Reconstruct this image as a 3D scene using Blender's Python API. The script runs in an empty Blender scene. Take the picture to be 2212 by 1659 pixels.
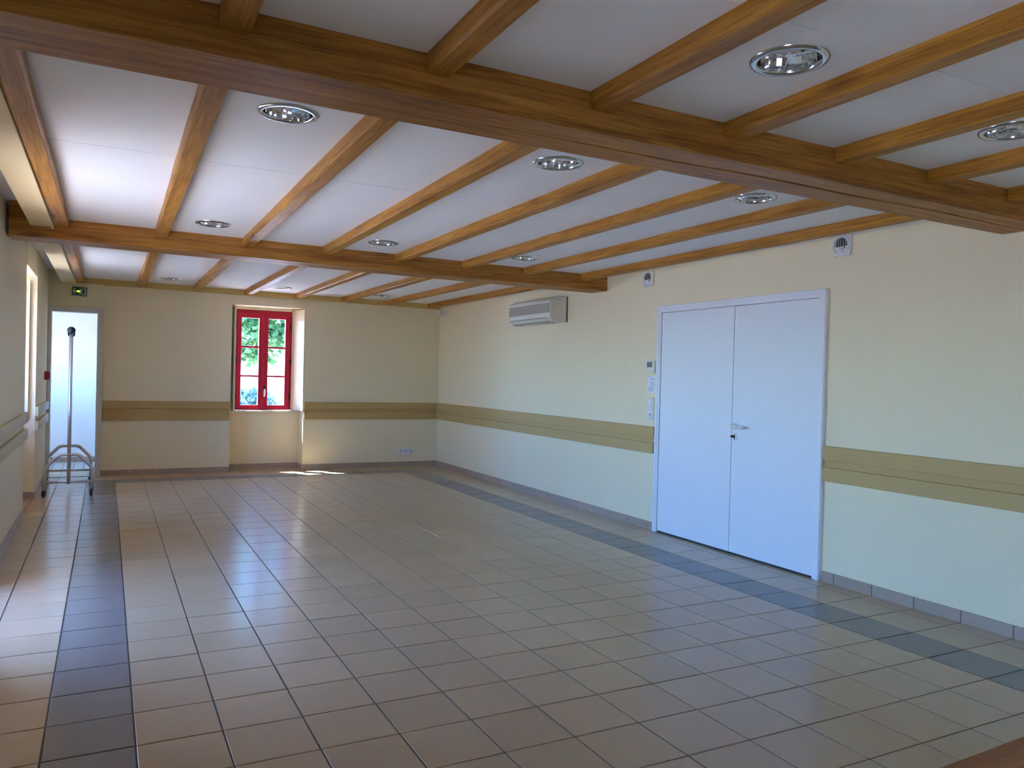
import bpy, bmesh, math, random
from mathutils import Vector, Matrix

S = 0.305                      # one floor tile pitch in metres; all numbers below are in tiles
random.seed(7)
scn = bpy.context.scene
col = scn.collection

# ------------------------------------------------------------------ camera
CAM = (-0.3956, -12.4064, 4.5818)
YAW, PITCH, ROLL, FPX = 0.478658, -0.009935, 0.024673, 1690.0
def cam_axes():
    cy, sy, cp, sp = math.cos(YAW), math.sin(YAW), math.cos(PITCH), math.sin(PITCH)
    f = Vector((sy*cp, cy*cp, sp)); r = Vector((cy, -sy, 0)); u = r.cross(f)
    cr, sr = math.cos(ROLL), math.sin(ROLL)
    return cr*r + sr*u, -sr*r + cr*u, f
CR, CU, CF = cam_axes()
cd = bpy.data.cameras.new('camera'); cam = bpy.data.objects.new('camera', cd); col.objects.link(cam)
cd.sensor_fit = 'HORIZONTAL'; cd.sensor_width = 36; cd.lens = FPX*36/2212; cd.clip_start = 0.02; cd.clip_end = 500
m = Matrix((CR, CU, -CF)).transposed().to_4x4(); m.translation = Vector(CAM)*S
cam.matrix_world = m
scn.camera = cam

# ------------------------------------------------------------------ sky, sun, exposure
SUN_TO = Vector((-0.362, 0.452, 0.814)).normalized()
SKY_STRENGTH, SUN_STRENGTH, EXPOSURE = 1.75, 31.0, 1.35
w = bpy.data.worlds.new('world'); scn.world = w; w.use_nodes = True
nt = w.node_tree; bg = nt.nodes['Background']
sky = nt.nodes.new('ShaderNodeTexSky'); sky.sky_type = 'NISHITA'; sky.sun_disc = False
sky.sun_elevation = math.asin(SUN_TO.z); sky.sun_rotation = math.atan2(SUN_TO.x, SUN_TO.y)
sky.air_density = 1.0; sky.dust_density = 0.2; sky.ozone_density = 5.0
tint = nt.nodes.new('ShaderNodeMix'); tint.data_type = 'RGBA'; tint.blend_type = 'MULTIPLY'; tint.inputs[0].default_value = 1.0
tint.inputs[7].default_value = (0.55, 0.90, 1.42, 1)      # deep clear-day blue
nt.links.new(sky.outputs[0], tint.inputs[6]); nt.links.new(tint.outputs[2], bg.inputs[0]); bg.inputs[1].default_value = SKY_STRENGTH
sl = bpy.data.lights.new('sun', 'SUN'); sun = bpy.data.objects.new('sun', sl); col.objects.link(sun)
sl.energy = SUN_STRENGTH; sl.angle = 0.0093; sl.color = (1.0, 0.955, 0.89)
sun.rotation_euler = SUN_TO.to_track_quat('Z', 'Y').to_euler(); sun.location = (0, 0, 20)
def portal(name, c, n, sx, sy):
    l = bpy.data.lights.new(name, 'AREA'); l.shape = 'RECTANGLE'; l.size = sx*S; l.size_y = sy*S
    l.cycles.is_portal = True
    o = bpy.data.objects.new(name, l); col.objects.link(o); o.location = Vector(c)*S
    o.rotation_euler = (-Vector(n)).to_track_quat('Z', 'Y').to_euler()
portal('portal_far', (6.1, 26.1, 5.0), (0, -1, 0), 3.0, 5.0)
portal('portal_left', (-4.25, 17.0, 5.0), (1, 0, 0), 5.2, 3.6)
portal('portal_door', (-4.25, 4.15, 3.5), (1, 0, 0), 7.0, 4.4)
portal('portal_corridor', (-5.05, 28.1, 4.5), (1, 0, 0), 2.2, 1.8)
portal('portal_near', (-4.25, -14.0, 3.5), (1, 0, 0), 7.0, 4.2)
vs = scn.view_settings
scn.display_settings.display_device = 'sRGB'
vs.view_transform = 'Standard'; vs.look = 'None'; vs.gamma = 1; vs.use_curve_mapping = False; vs.exposure = EXPOSURE
scn.cycles.use_denoising = True
scn.cycles.max_bounces = 14; scn.cycles.diffuse_bounces = 8; scn.cycles.transparent_max_bounces = 12
scn.cycles.sample_clamp_indirect = 0; scn.cycles.use_guiding = False

# ------------------------------------------------------------------ materials
def new_mat(name):
    mt = bpy.data.materials.new(name); mt.use_nodes = True
    return mt, mt.node_tree, mt.node_tree.nodes['Principled BSDF']
def N(t, kind, **kw):
    n = t.nodes.new(kind)
    for k, v in kw.items():
        if k in n.inputs: n.inputs[k].default_value = v
        else: setattr(n, k, v)
    return n
def plain(name, c, rough=0.5, metal=0.0, var=0.04, nscale=6.0, bump=0.0, bscale=150.0, spec=0.5):
    """base colour with a slight mottling of its own and an optional fine relief"""
    mt, t, b = new_mat(name)
    tc = N(t, 'ShaderNodeTexCoord'); no = N(t, 'ShaderNodeTexNoise', Scale=nscale, Detail=4.0)
    t.links.new(tc.outputs['Object'], no.inputs['Vector'])
    mx = N(t, 'ShaderNodeMix', data_type='RGBA')
    mx.inputs[6].default_value = (*[x*(1-var) for x in c], 1); mx.inputs[7].default_value = (*[min(1, x*(1+var)) for x in c], 1)
    t.links.new(no.outputs['Fac'], mx.inputs[0]); t.links.new(mx.outputs[2], b.inputs['Base Color'])
    b.inputs['Roughness'].default_value = rough; b.inputs['Metallic'].default_value = metal
    b.inputs['Specular IOR Level'].default_value = spec
    if bump:
        n2 = N(t, 'ShaderNodeTexNoise', Scale=bscale, Detail=3.0); bp = N(t, 'ShaderNodeBump', Strength=bump, Distance=0.002)
        t.links.new(tc.outputs['Object'], n2.inputs['Vector']); t.links.new(n2.outputs['Fac'], bp.inputs['Height'])
        t.links.new(bp.outputs['Normal'], b.inputs['Normal'])
    return mt
def wood(name, axis, light, mid, dark, rough=0.45):
    mt, t, b = new_mat(name)
    tc = N(t, 'ShaderNodeTexCoord'); oi = N(t, 'ShaderNodeObjectInfo')
    add = N(t, 'ShaderNodeVectorMath', operation='ADD'); mul = N(t, 'ShaderNodeMath', operation='MULTIPLY'); mul.inputs[1].default_value = 37.0
    t.links.new(oi.outputs['Random'], mul.inputs[0]); t.links.new(tc.outputs['Object'], add.inputs[0]); t.links.new(mul.outputs[0], add.inputs[1])
    mp = N(t, 'ShaderNodeMapping'); sc = [9.0, 9.0, 9.0]; sc[axis] = 0.55; mp.inputs['Scale'].default_value = sc
    t.links.new(add.outputs[0], mp.inputs['Vector'])
    n1 = N(t, 'ShaderNodeTexNoise', Scale=2.2, Detail=5.0, Roughness=0.6, Distortion=0.6); t.links.new(mp.outputs[0], n1.inputs['Vector'])
    mp2 = N(t, 'ShaderNodeMapping'); sc2 = [60.0, 60.0, 60.0]; sc2[axis] = 2.0; mp2.inputs['Scale'].default_value = sc2
    t.links.new(add.outputs[0], mp2.inputs['Vector'])
    n2 = N(t, 'ShaderNodeTexNoise', Scale=1.6, Detail=3.0, Roughness=0.7); t.links.new(mp2.outputs[0], n2.inputs['Vector'])
    r1 = N(t, 'ShaderNodeValToRGB'); e = r1.color_ramp.elements
    e[0].position = 0.3; e[0].color = (*dark, 1); e[1].position = 0.72; e[1].color = (*light, 1)
    em = e.new(0.5); em.color = (*mid, 1)
    t.links.new(n1.outputs['Fac'], r1.inputs['Fac'])
    r2 = N(t, 'ShaderNodeValToRGB'); r2.color_ramp.elements[0].position = 0.35; r2.color_ramp.elements[0].color = (0.62, 0.55, 0.48, 1)
    r2.color_ramp.elements[1].position = 0.6; r2.color_ramp.elements[1].color = (1, 1, 1, 1)
    t.links.new(n2.outputs['Fac'], r2.inputs['Fac'])
    mx = N(t, 'ShaderNodeMix', data_type='RGBA', blend_type='MULTIPLY'); mx.inputs[0].default_value = 1.0
    t.links.new(r1.outputs[0], mx.inputs[6]); t.links.new(r2.outputs[0], mx.inputs[7])
    # knots: sparse dark spots
    mp3 = N(t, 'ShaderNodeMapping'); sc3 = [6.0, 6.0, 6.0]; sc3[axis] = 2.0; mp3.inputs['Scale'].default_value = sc3
    t.links.new(add.outputs[0], mp3.inputs['Vector'])
    vo = N(t, 'ShaderNodeTexVoronoi', Scale=0.55); t.links.new(mp3.outputs[0], vo.inputs['Vector'])
    r3 = N(t, 'ShaderNodeValToRGB'); r3.color_ramp.elements[0].position = 0.05; r3.color_ramp.elements[0].color = (0.3, 0.22, 0.16, 1)
    r3.color_ramp.elements[1].position = 0.14; r3.color_ramp.elements[1].color = (1, 1, 1, 1)
    t.links.new(vo.outputs['Distance'], r3.inputs['Fac'])
    m2 = N(t, 'ShaderNodeMix', data_type='RGBA', blend_type='MULTIPLY'); m2.inputs[0].default_value = 0.85
    t.links.new(mx.outputs[2], m2.inputs[6]); t.links.new(r3.outputs[0], m2.inputs[7])
    t.links.new(m2.outputs[2], b.inputs['Base Color']); b.inputs['Roughness'].default_value = rough; b.inputs['Specular IOR Level'].default_value = 0.22
    bp = N(t, 'ShaderNodeBump', Strength=0.25, Distance=0.002); t.links.new(n2.outputs['Fac'], bp.inputs['Height']); t.links.new(bp.outputs['Normal'], b.inputs['Normal'])
    return mt
def tile_mat(name, c, var, rough):
    """glazed floor tile: each tile its own shade, cloudy mottling"""
    mt, t, b = new_mat(name)
    tc = N(t, 'ShaderNodeTexCoord'); oi = N(t, 'ShaderNodeObjectInfo'); geo = N(t, 'ShaderNodeNewGeometry')
    no = N(t, 'ShaderNodeTexNoise', Scale=7.0, Detail=5.0, Roughness=0.6); t.links.new(geo.outputs['Position'], no.inputs['Vector'])
    n2 = N(t, 'ShaderNodeTexNoise', Scale=60.0, Detail=3.0); t.links.new(geo.outputs['Position'], n2.inputs['Vector'])
    ad = N(t, 'ShaderNodeMath', operation='ADD'); t.links.new(oi.outputs['Random'], ad.inputs[0]); t.links.new(no.outputs['Fac'], ad.inputs[1])
    a2 = N(t, 'ShaderNodeMath', operation='MULTIPLY_ADD'); t.links.new(ad.outputs[0], a2.inputs[0]); a2.inputs[1].default_value = 0.45
    m3 = N(t, 'ShaderNodeMath', operation='MULTIPLY'); t.links.new(n2.outputs['Fac'], m3.inputs[0]); m3.inputs[1].default_value = 0.2
    t.links.new(m3.outputs[0], a2.inputs[2])
    mx = N(t, 'ShaderNodeMix', data_type='RGBA')
    mx.inputs[6].default_value = (*[x*(1-var) for x in c], 1); mx.inputs[7].default_value = (*[x*(1+var) for x in c], 1)
    t.links.new(a2.outputs[0], mx.inputs[0]); t.links.new(mx.outputs[2], b.inputs['Base Color'])
    b.inputs['Roughness'].default_value = rough
    bp = N(t, 'ShaderNodeBump', Strength=0.03, Distance=0.001); t.links.new(n2.outputs['Fac'], bp.inputs['Height']); t.links.new(bp.outputs['Normal'], b.inputs['Normal'])
    return mt
def glass_mat():
    mt, t, b = new_mat('window_glass'); t.nodes.remove(b)
    out = t.nodes['Material Output']; tr = N(t, 'ShaderNodeBsdfTransparent'); gl = N(t, 'ShaderNodeBsdfGlossy', Roughness=0.02)
    tr.inputs[0].default_value = (0.94, 0.96, 0.95, 1)
    mx = N(t, 'ShaderNodeMixShader'); mx.inputs[0].default_value = 0.05
    t.links.new(tr.outputs[0], mx.inputs[1]); t.links.new(gl.outputs[0], mx.inputs[2])
    t.links.new(mx.outputs[0], out.inputs[0]); return mt
def leaf_mat(name, c):
    mt, t, b = new_mat(name)
    geo = N(t, 'ShaderNodeNewGeometry'); no = N(t, 'ShaderNodeTexNoise', Scale=9.0, Detail=2.0); t.links.new(geo.outputs['Position'], no.inputs['Vector'])
    mx = N(t, 'ShaderNodeMix', data_type='RGBA'); mx.inputs[6].default_value = (*[x*0.6 for x in c], 1); mx.inputs[7].default_value = (*[x*1.4 for x in c], 1)
    t.links.new(no.outputs['Fac'], mx.inputs[0]); t.links.new(mx.outputs[2], b.inputs['Base Color']); b.inputs['Roughness'].default_value = 0.5
    tl = N(t, 'ShaderNodeBsdfTranslucent'); t.links.new(mx.outputs[2], tl.inputs[0]); ms = N(t, 'ShaderNodeMixShader'); ms.inputs[0].default_value = 0.4
    t.links.new(b.outputs[0], ms.inputs[1]); t.links.new(tl.outputs[0], ms.inputs[2]); t.links.new(ms.outputs[0], t.nodes['Material Output'].inputs[0])
    return mt
def lamp_mat(name, c, s):
    mt, t, b = new_mat(name); b.inputs['Base Color'].default_value = (*c, 1)
    b.inputs['Emission Color'].default_value = (*c, 1); b.inputs['Emission Strength'].default_value = s
    return mt
M = {
 'wall': plain('cream_wall_paint', (0.84, 0.74, 0.505), 0.7, var=0.02, bump=0.12, bscale=220, spec=0.3),
 'wall_white': plain('white_corridor_paint', (0.90, 0.88, 0.82), 0.7, var=0.02),
 'ceil': plain('white_ceiling_paint', (0.85, 0.85, 0.85), 0.8, var=0.015, bump=0.05, spec=0.2),
 'gap_shade': plain('gap_shade_dark', (0.06, 0.055, 0.05), 0.9),
 'beam': wood('oak_beam', 0, (0.57, 0.275, 0.06), (0.45, 0.205, 0.044), (0.27, 0.11, 0.025)),
 'joist': wood('oak_joist', 1, (0.60, 0.295, 0.05), (0.50, 0.23, 0.036), (0.34, 0.142, 0.02)),
 'plate': plain('tan_wall_plate', (0.60, 0.42, 0.13), 0.6, var=0.08),
 'soffit': plain('cream_pelmet_paint', (0.76, 0.63, 0.36), 0.6, var=0.02),
 'rail': plain('tan_rail_paint', (0.53, 0.365, 0.15), 0.6, var=0.03, spec=0.2),
 'rail_pale': plain('pale_tan_rail_paint', (0.60, 0.46, 0.22), 0.5, var=0.03),
 'tile': tile_mat('beige_floor_tile', (0.47, 0.35, 0.215), 0.09, 0.21),
 'tile_band': tile_mat('taupe_floor_tile', (0.19, 0.175, 0.155), 0.10, 0.26),
 'tile_corridor': tile_mat('pale_corridor_tile', (0.55, 0.55, 0.52), 0.08, 0.3),
 'grout': plain('grey_brown_grout', (0.13, 0.11, 0.095), 0.85),
 'skirt': tile_mat('brown_skirting_tile', (0.41, 0.31, 0.23), 0.10, 0.35),
 'door': plain('white_door_paint', (0.75, 0.80, 0.84), 0.45, var=0.015),
 'frame_white': plain('white_gloss_paint', (0.78, 0.80, 0.84), 0.4, var=0.015),
 'frame_pink': plain('off_white_frame_paint', (0.70, 0.66, 0.62), 0.5, var=0.02),
 'red': plain('red_gloss_paint', (0.50, 0.012, 0.045), 0.3, var=0.06),
 'shutter': plain('cream_shutter_paint', (0.82, 0.72, 0.50), 0.5, var=0.02),
 'glass': glass_mat(),
 'black': plain('black_plastic', (0.018, 0.018, 0.022), 0.45),
 'iron': plain('dark_iron', (0.03, 0.028, 0.03), 0.4, metal=0.6),
 'chrome': plain('polished_chrome', (0.86, 0.86, 0.88), 0.06, metal=1.0, var=0.01),
 'steel': plain('satin_steel', (0.66, 0.66, 0.67), 0.32, metal=0.75, var=0.03),
 'ring': plain('brushed_ring_metal', (0.62, 0.64, 0.66), 0.16, metal=1.0, var=0.02),
 'white_plastic': plain('white_plastic', (0.78, 0.78, 0.78), 0.35, var=0.01),
 'cream_plastic': plain('cream_plastic', (0.72, 0.70, 0.60), 0.4, var=0.02),
 'ac_white': plain('ac_off_white_plastic', (0.70, 0.69, 0.60), 0.4, var=0.01),
 'ac_grey': plain('ac_grille_grey', (0.37, 0.345, 0.27), 0.5, var=0.02),
 'lcd': plain('grey_lcd', (0.10, 0.11, 0.115), 0.2),
 'paper': plain('white_paper', (0.80, 0.82, 0.88), 0.8, var=0.01),
 'ink': plain('grey_ink', (0.25, 0.28, 0.33), 0.8),
 'red_plastic': plain('red_plastic', (0.50, 0.008, 0.03), 0.35),
 'green': plain('exit_green', (0.006, 0.10, 0.045), 0.35),
 'sign_white': plain('sign_white', (0.62, 0.80, 0.66), 0.4),
 'amber': lamp_mat('amber_lamp', (1.0, 0.55, 0.02), 1.5),
 'lamp': plain('frosted_lamp_glass', (0.85, 0.87, 0.90), 0.15),
 'table': wood('varnished_table_wood', 0, (0.45, 0.20, 0.08), (0.38, 0.16, 0.06), (0.28, 0.11, 0.04), 0.35),
 'terrace': plain('pale_gravel', (0.47, 0.465, 0.45), 0.9, var=0.12, nscale=2.0),
 'roof_and_shade_eaves': plain('roof_board', (0.30, 0.24, 0.18), 0.8, var=0.1),
 'render': plain('outside_render', (0.62, 0.56, 0.46), 0.85, var=0.05),
 'bark': plain('grey_bark', (0.22, 0.17, 0.12), 0.9, var=0.3, nscale=20, bump=0.6, bscale=40),
 'leaf': leaf_mat('green_leaf', (0.06, 0.15, 0.04)),
 'leaf_blue_shade': leaf_mat('blue_shade_leaf', (0.05, 0.11, 0.09)),  # shrub leaves: bluish because the shrub's shade is put into the colour
}

# ------------------------------------------------------------------ mesh helpers (tile units)
class MB:
    def __init__(s): s.v = []; s.f = []; s.sm = []
    def add(s, vs, fs, smooth=False):
        k = len(s.v); s.v += [tuple(v) for v in vs]; s.f += [tuple(i+k for i in f) for f in fs]; s.sm += [smooth]*len(fs)
        return s
    def box(s, x0, x1, y0, y1, z0, z1):
        return s.add([(x, y, z) for z in (z0, z1) for y in (y0, y1) for x in (x0, x1)],
                     [(0, 2, 3, 1), (4, 5, 7, 6), (0, 1, 5, 4), (2, 6, 7, 3), (0, 4, 6, 2), (1, 3, 7, 5)])
    def obox(s, o, a, b, c):
        """box from corner o along three edge vectors"""
        o, a, b, c = map(Vector, (o, a, b, c))
        return s.add([o+a*i+b*j+c*k for k in (0, 1) for j in (0, 1) for i in (0, 1)],
                     [(0, 2, 3, 1), (4, 5, 7, 6), (0, 1, 5, 4), (2, 6, 7, 3), (0, 4, 6, 2), (1, 3, 7, 5)])
    def tube(s, pts, r, n=10, cap=True):
        pts = [Vector(p) for p in pts]; rs = r if isinstance(r, (list, tuple)) else [r]*len(pts)
        ref = None; rings = []
        for i, p in enumerate(pts):
            d = (pts[min(i+1, len(pts)-1)]-pts[max(i-1, 0)]).normalized()
            if ref is None: ref = d.orthogonal().normalized()
            ref = (ref-d*ref.dot(d)).normalized(); q = d.cross(ref)
            rings.append([p+(ref*math.cos(2*math.pi*k/n)+q*math.sin(2*math.pi*k/n))*rs[i] for k in range(n)])
        fs = [(i*n+k, i*n+(k+1) % n, (i+1)*n+(k+1) % n, (i+1)*n+k) for i in range(len(pts)-1) for k in range(n)]
        s.add([v for g in rings for v in g], fs, True)
        if cap:
            k = len(s.v)-len(pts)*n
            s.f.append(tuple(k+i for i in range(n))[::-1]); s.f.append(tuple(k+(len(pts)-1)*n+i for i in range(n))); s.sm += [False, False]
        return s
    def lathe(s, c, axis, prof, n=24, smooth=True, close=False):
        """prof = [(radius, height along axis)]"""
        c = Vector(c); axis = Vector(axis).normalized(); a = axis.orthogonal().normalized(); b = axis.cross(a)
        vs = [c+axis*h+(a*math.cos(2*math.pi*k/n)+b*math.sin(2*math.pi*k/n))*r for r, h in prof for k in range(n)]
        fs = [(i*n+k, i*n+(k+1) % n, (i+1)*n+(k+1) % n, (i+1)*n+k) for i in range(len(prof)-1) for k in range(n)]
        if close: fs += [((len(prof)-1)*n+k, (len(prof)-1)*n+(k+1) % n, (k+1) % n, k) for k in range(n)]
        s.add(vs, fs, smooth)
        return s
    def prism(s, poly, off):
        """extrude a closed 3D polygon by a vector"""
        n = len(poly); off = Vector(off); p = [Vector(q) for q in poly]
        return s.add(p+[q+off for q in p], [tuple(range(n))[::-1], tuple(range(n, 2*n))]+[(i, (i+1) % n, n+(i+1) % n, n+i) for i in range(n)])
    def mesh(s, name, mat, org=(0, 0, 0), bevel=0.0):
        me = bpy.data.meshes.new(name); o = Vector(org)
        me.from_pydata([(Vector(v)-o)*S for v in s.v], [], s.f)
        for p, q in zip(me.polygons, s.sm): p.use_smooth = q
        bm = bmesh.new(); bm.from_mesh(me)
        bmesh.ops.recalc_face_normals(bm, faces=bm.faces)
        if bevel:
            ed = [e for e in bm.edges if len(e.link_faces) == 2 and e.calc_face_angle(0) > 0.6]
            bmesh.ops.bevel(bm, geom=ed, offset=bevel*S, segments=1, affect='EDGES', clamp_overlap=True)
        bm.to_mesh(me); bm.free()
        me.materials.append(mat); return me
def link(name, me, parent=None, loc=(0, 0, 0)):
    o = bpy.data.objects.new(name, me); col.objects.link(o); o.location = Vector(loc)*S
    if parent is not None: o.parent = parent
    return o
def tag(o, label=None, cat=None, group=None, kind=None):
    for k, v in (('label', label), ('category', cat), ('group', group), ('kind', kind)):
        if v: o[k] = v
    return o
ORG = {}
def thing(name, label, cat, org, group=None, kind='thing'):
    o = link(name, None, None, org); o.empty_display_size = 0.05; ORG[o.name] = org
    return tag(o, label, cat, group, kind)
def part(name, mb, mat, parent, bevel=0.0, label=None):
    """part or sub-part: geometry in absolute tile units, re-based on the thing's origin"""
    r = parent
    while r.parent: r = r.parent
    o = link(name, mb.mesh(name, M[mat], ORG.get(r.name, (0, 0, 0)), bevel), parent)
    if label: o['label'] = label
    return o
def struct(name, mb, mat, bevel=0.0, label=None):
    o = link(name, mb.mesh(name, M[mat], (0, 0, 0), bevel)); o['kind'] = 'structure'
    if label: o['label'] = label
    return o
def struct_empty(name, label=None):
    o = link(name, None); o['kind'] = 'structure'; o.empty_display_size = 0.05
    if label: o['label'] = label
    return o
def copy_tree(o, parent=None):
    c = o.copy(); col.objects.link(c)
    if parent is not None: c.parent = parent
    for ch in list(o.children): copy_tree(ch, c)
    return c
def fillet(pts, r, n=5):
    pts = [Vector(p) for p in pts]; out = [pts[0]]
    for a, b, c in zip(pts, pts[1:], pts[2:]):
        d1, d2 = (a-b), (c-b); k = min(r, d1.length*0.48, d2.length*0.48)
        p, q = b+d1.normalized()*k, b+d2.normalized()*k
        out += [p*(1-t)**2+b*2*t*(1-t)+q*t*t for t in [i/n for i in range(n+1)]]
    return out+[pts[-1]]

# ------------------------------------------------------------------ room dimensions
XR, YF, YN = 14.481, 24.35, -22.0          # right wall, far wall, wall behind the camera
XL1, XL2 = -2.57, -2.52                    # left wall, near and far stretch
XO = -4.2                                 # outer face of the left wall
DA, DC, NB = (2.0, 6.3), (-16.1, -11.9), (15.3, 18.7)      # glazed door, near glazed door, window niche in the left wall
NF = (4.55, 7.77)                          # window niche in the far wall
DW = (0.373, 6.632)                        # white double door in the right wall
ZT = 9.0
def cz(x, y): return 8.03+0.0052*(y+4.5)-0.0068*x
def jx(i, y):                              # left edge of joist i at depth y
    if y < 9.5: t = (y+4.5)/14.0; a, b = 0.505+t*0.145, 2.08+t*0.045
    else: t = (y-9.5)/14.8; a, b = 0.65+t*0.06, 2.125+t*0.049
    return a+b*(i-1)
def in_view(p, mrg=60):
    d = Vector(p)-Vector(CAM); z = d.dot(CF)
    if z < 0.3: return None
    px, py = 1106+FPX*d.dot(CR)/z, 829.5-FPX*d.dot(CU)/z
    return z if -mrg < px < 2212+mrg and -mrg < py < 1659+mrg else None

# ------------------------------------------------------------------ outside ground, walls, roof
struct('ground', MB().box(-400, 400, -400, 500, -1.2, -0.35), 'terrace')
b = MB()
b.box(XR, XR+1.0, YN, YF+1.6, -0.3, ZT)
struct('wall_right', b, 'wall', label='cream right-hand wall with the white double doors')
b = MB()
b.box(-0.57, NF[0], YF, YF+1.65, -0.3, ZT); b.box(NF[1], XR+1.0, YF, YF+1.65, -0.3, ZT)
b.box(NF[0], NF[1], YF, YF+1.65, 7.48, ZT); b.box(NF[0], NF[1], 25.25, YF+1.65, -0.3, 2.66)
struct('wall_far', b, 'wall', label='cream far wall with the red window')
b = MB()                                    # thin partition with the corridor doorway, slightly proud of the far wall
b.box(-0.70, -0.57, 24.22, 24.62, -0.3, ZT); b.box(-3.2, -2.42, 24.22, 24.62, -0.3, ZT); b.box(-2.42, -0.70, 24.22, 24.62, 6.83, ZT)
struct('wall_partition', b, 'wall', label='cream partition around the corridor doorway')
b = MB()
b.box(XO, XL1, YN, DC[0], -0.3, ZT); b.box(XO, XL1, DC[1], DA[0], -0.3, ZT); b.box(XO, XL1, DC[0], DC[1], 6.95, ZT); b.box(XO, XL1, DA[1], NB[0], -0.3, ZT)
b.box(XO, XL1, DA[0], DA[1], 6.95, ZT)
b.box(XO, XL1+.02, NB[0], NB[1], 7.58, ZT); b.box(XO, -3.42, NB[0], NB[1], -0.3, 2.66)
b.box(XO, XL2, NB[1], 24.7, -0.3, ZT)
struct('wall_left', b, 'wall', label='cream left-hand wall in thick masonry')
b = MB(); b.box(XO, XR+1, YN-0.8, YN, -0.3, ZT)
struct('wall_near', b, 'wall')
b = MB(); b.box(XO, XR+1.5, YN-1.5, 27.3, ZT, ZT+0.3); b.box(-6.2, XO, YN-1.5, 24.4, 8.6, ZT+.2); b.box(-10.5, -6.2, YN-1.5, -9.0, 8.6, ZT+.2); b.box(-8.0, 0.5, 24.4, 31, ZT, ZT+0.3)  # unseen eave and porch overhangs, added to keep sun and sky off the openings
struct('roof_and_shade_eaves', b, 'roof_and_shade_eaves')
# corridor beyond the doorway
b = MB(); b.box(-5.2, 0.2, 30.0, 30.4, -0.3, ZT); b.box(-0.55, 0.2, 26.0, 30.0, -0.3, ZT); b.box(-0.64, -0.57, 24.62, 26.0, -0.3, ZT)
b.box(-5.2, -5.0, 24.7, 27.2, -0.3, ZT); b.box(-5.2, -5.0, 29.0, 30.0, -0.3, ZT); b.box(-5.2, -5.0, 27.2, 29.0, 5.6, ZT); b.box(-5.2, -5.0, 27.2, 29.0, -0.3, 3.4); b.box(-5.2, XO+.1, 24.4, 24.7, -0.3, ZT)
struct('wall_corridor', b, 'wall_white', label='bright white corridor walls beyond the doorway')
struct('ceiling_corridor', MB().box(-5.2, 0.2, 24.62, 30.4, 8.2, 8.4), 'wall_white')

# ------------------------------------------------------------------ floor: grout bed and single tiles
b = MB(); b.box(XO, XR+0.3, YN, 24.4, -0.3, -0.014); b.box(NF[0], NF[1], 24.4, 25.3, -0.3, -0.014); b.box(-5.2, 0.2, 24.4, 30.2, -0.3, -0.014)
floor = struct('floor', b, 'grout', label='beige tiled floor with a taupe border band')
G = 0.011
def tile_mb(x0, x1, y0, y1): return MB().box(x0+G, x1-G, y0+G, y1-G, -0.12, 0.0)
cells = []
xs = [XL1]+list(range(-2, 15))+[XR]; ys = list(range(-22, 25))
for yi, y0 in enumerate(ys):
    y1 = min(y0+1, YF)
    for x0, x1 in zip(xs, xs[1:]):
        band = (x0 == -1 and y0 <= 22) or (x0 == 12 and y0 <= 22) or (y0 == 22 and -1 <= x0 <= 12)
        cells.append((x0, x1, y0, y1, band))
for x0, x1 in zip([NF[0], 5, 6, 7], [5, 6, 7, NF[1]]): cells.append((x0, x1, YF, 25.25, False))
for y0, y1 in ((2, 3), (3, 4), (4, 5), (5, 6), (6, 6.3), (-16.1, -15), (-15, -14), (-14, -13), (-13, -11.9)):
    cells.append((-3.5, XL1, y0, y1, False)); cells.append((XO, -3.5, y0, y1, False))
for y0, y1 in ((15.3, 16), (16, 17), (17, 18), (18, 18.7)): cells.append((-3.42, XL1, y0, y1, False))
for y0, y1 in ((YF, 25), (25, 26), (26, 26.7)):
    for x0, x1 in ((-3, -2), (-2, -1), (-1, -0.6)): cells.append((x0, x1, y0, y1, False))
def near_key(c):
    p = ((c[0]+c[1])/2, (c[2]+c[3])/2, 0); z = in_view(p, 120)
    return 1e9 if z is None else z-0.5*min(c[1]-c[0], c[3]-c[2])
cells.sort(key=near_key)
cache = {}; rest = {False: MB(), True: MB()}
for i, (x0, x1, y0, y1, band) in enumerate(cells):
    if i < 300:
        key = (round(x1-x0, 3), round(y1-y0, 3), band)
        if key not in cache:
            cache[key] = tile_mb(0, x1-x0, 0, y1-y0).mesh('tile', M['tile_band' if band else 'tile'], bevel=0.005)
        o = link('tile', cache[key], floor, (x0, y0, random.uniform(-0.0015, 0.0015)))
        if band: o['label'] = 'taupe border tile'
    else:
        rest[band].box(x0+G, x1-G, y0+G, y1-G, -0.12, 0.0)
for k, nm in ((False, 'distant_tiles'), (True, 'distant_band_tiles')):
    o = part(nm, rest[k], 'tile_band' if k else 'tile', floor); o['kind'] = 'stuff'
b = MB()                                    # small tiles of the corridor floor
y = 26.7
while y < 29.95:
    x = -5.0
    while x < -0.6: b.box(x+.012, x+.42-.012, y+.012, min(y+.42, 30)-.012, -0.12, 0.0); x += .42
    y += .42
o = part('corridor_tiles', b, 'tile_corridor', floor); o['kind'] = 'stuff'

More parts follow.
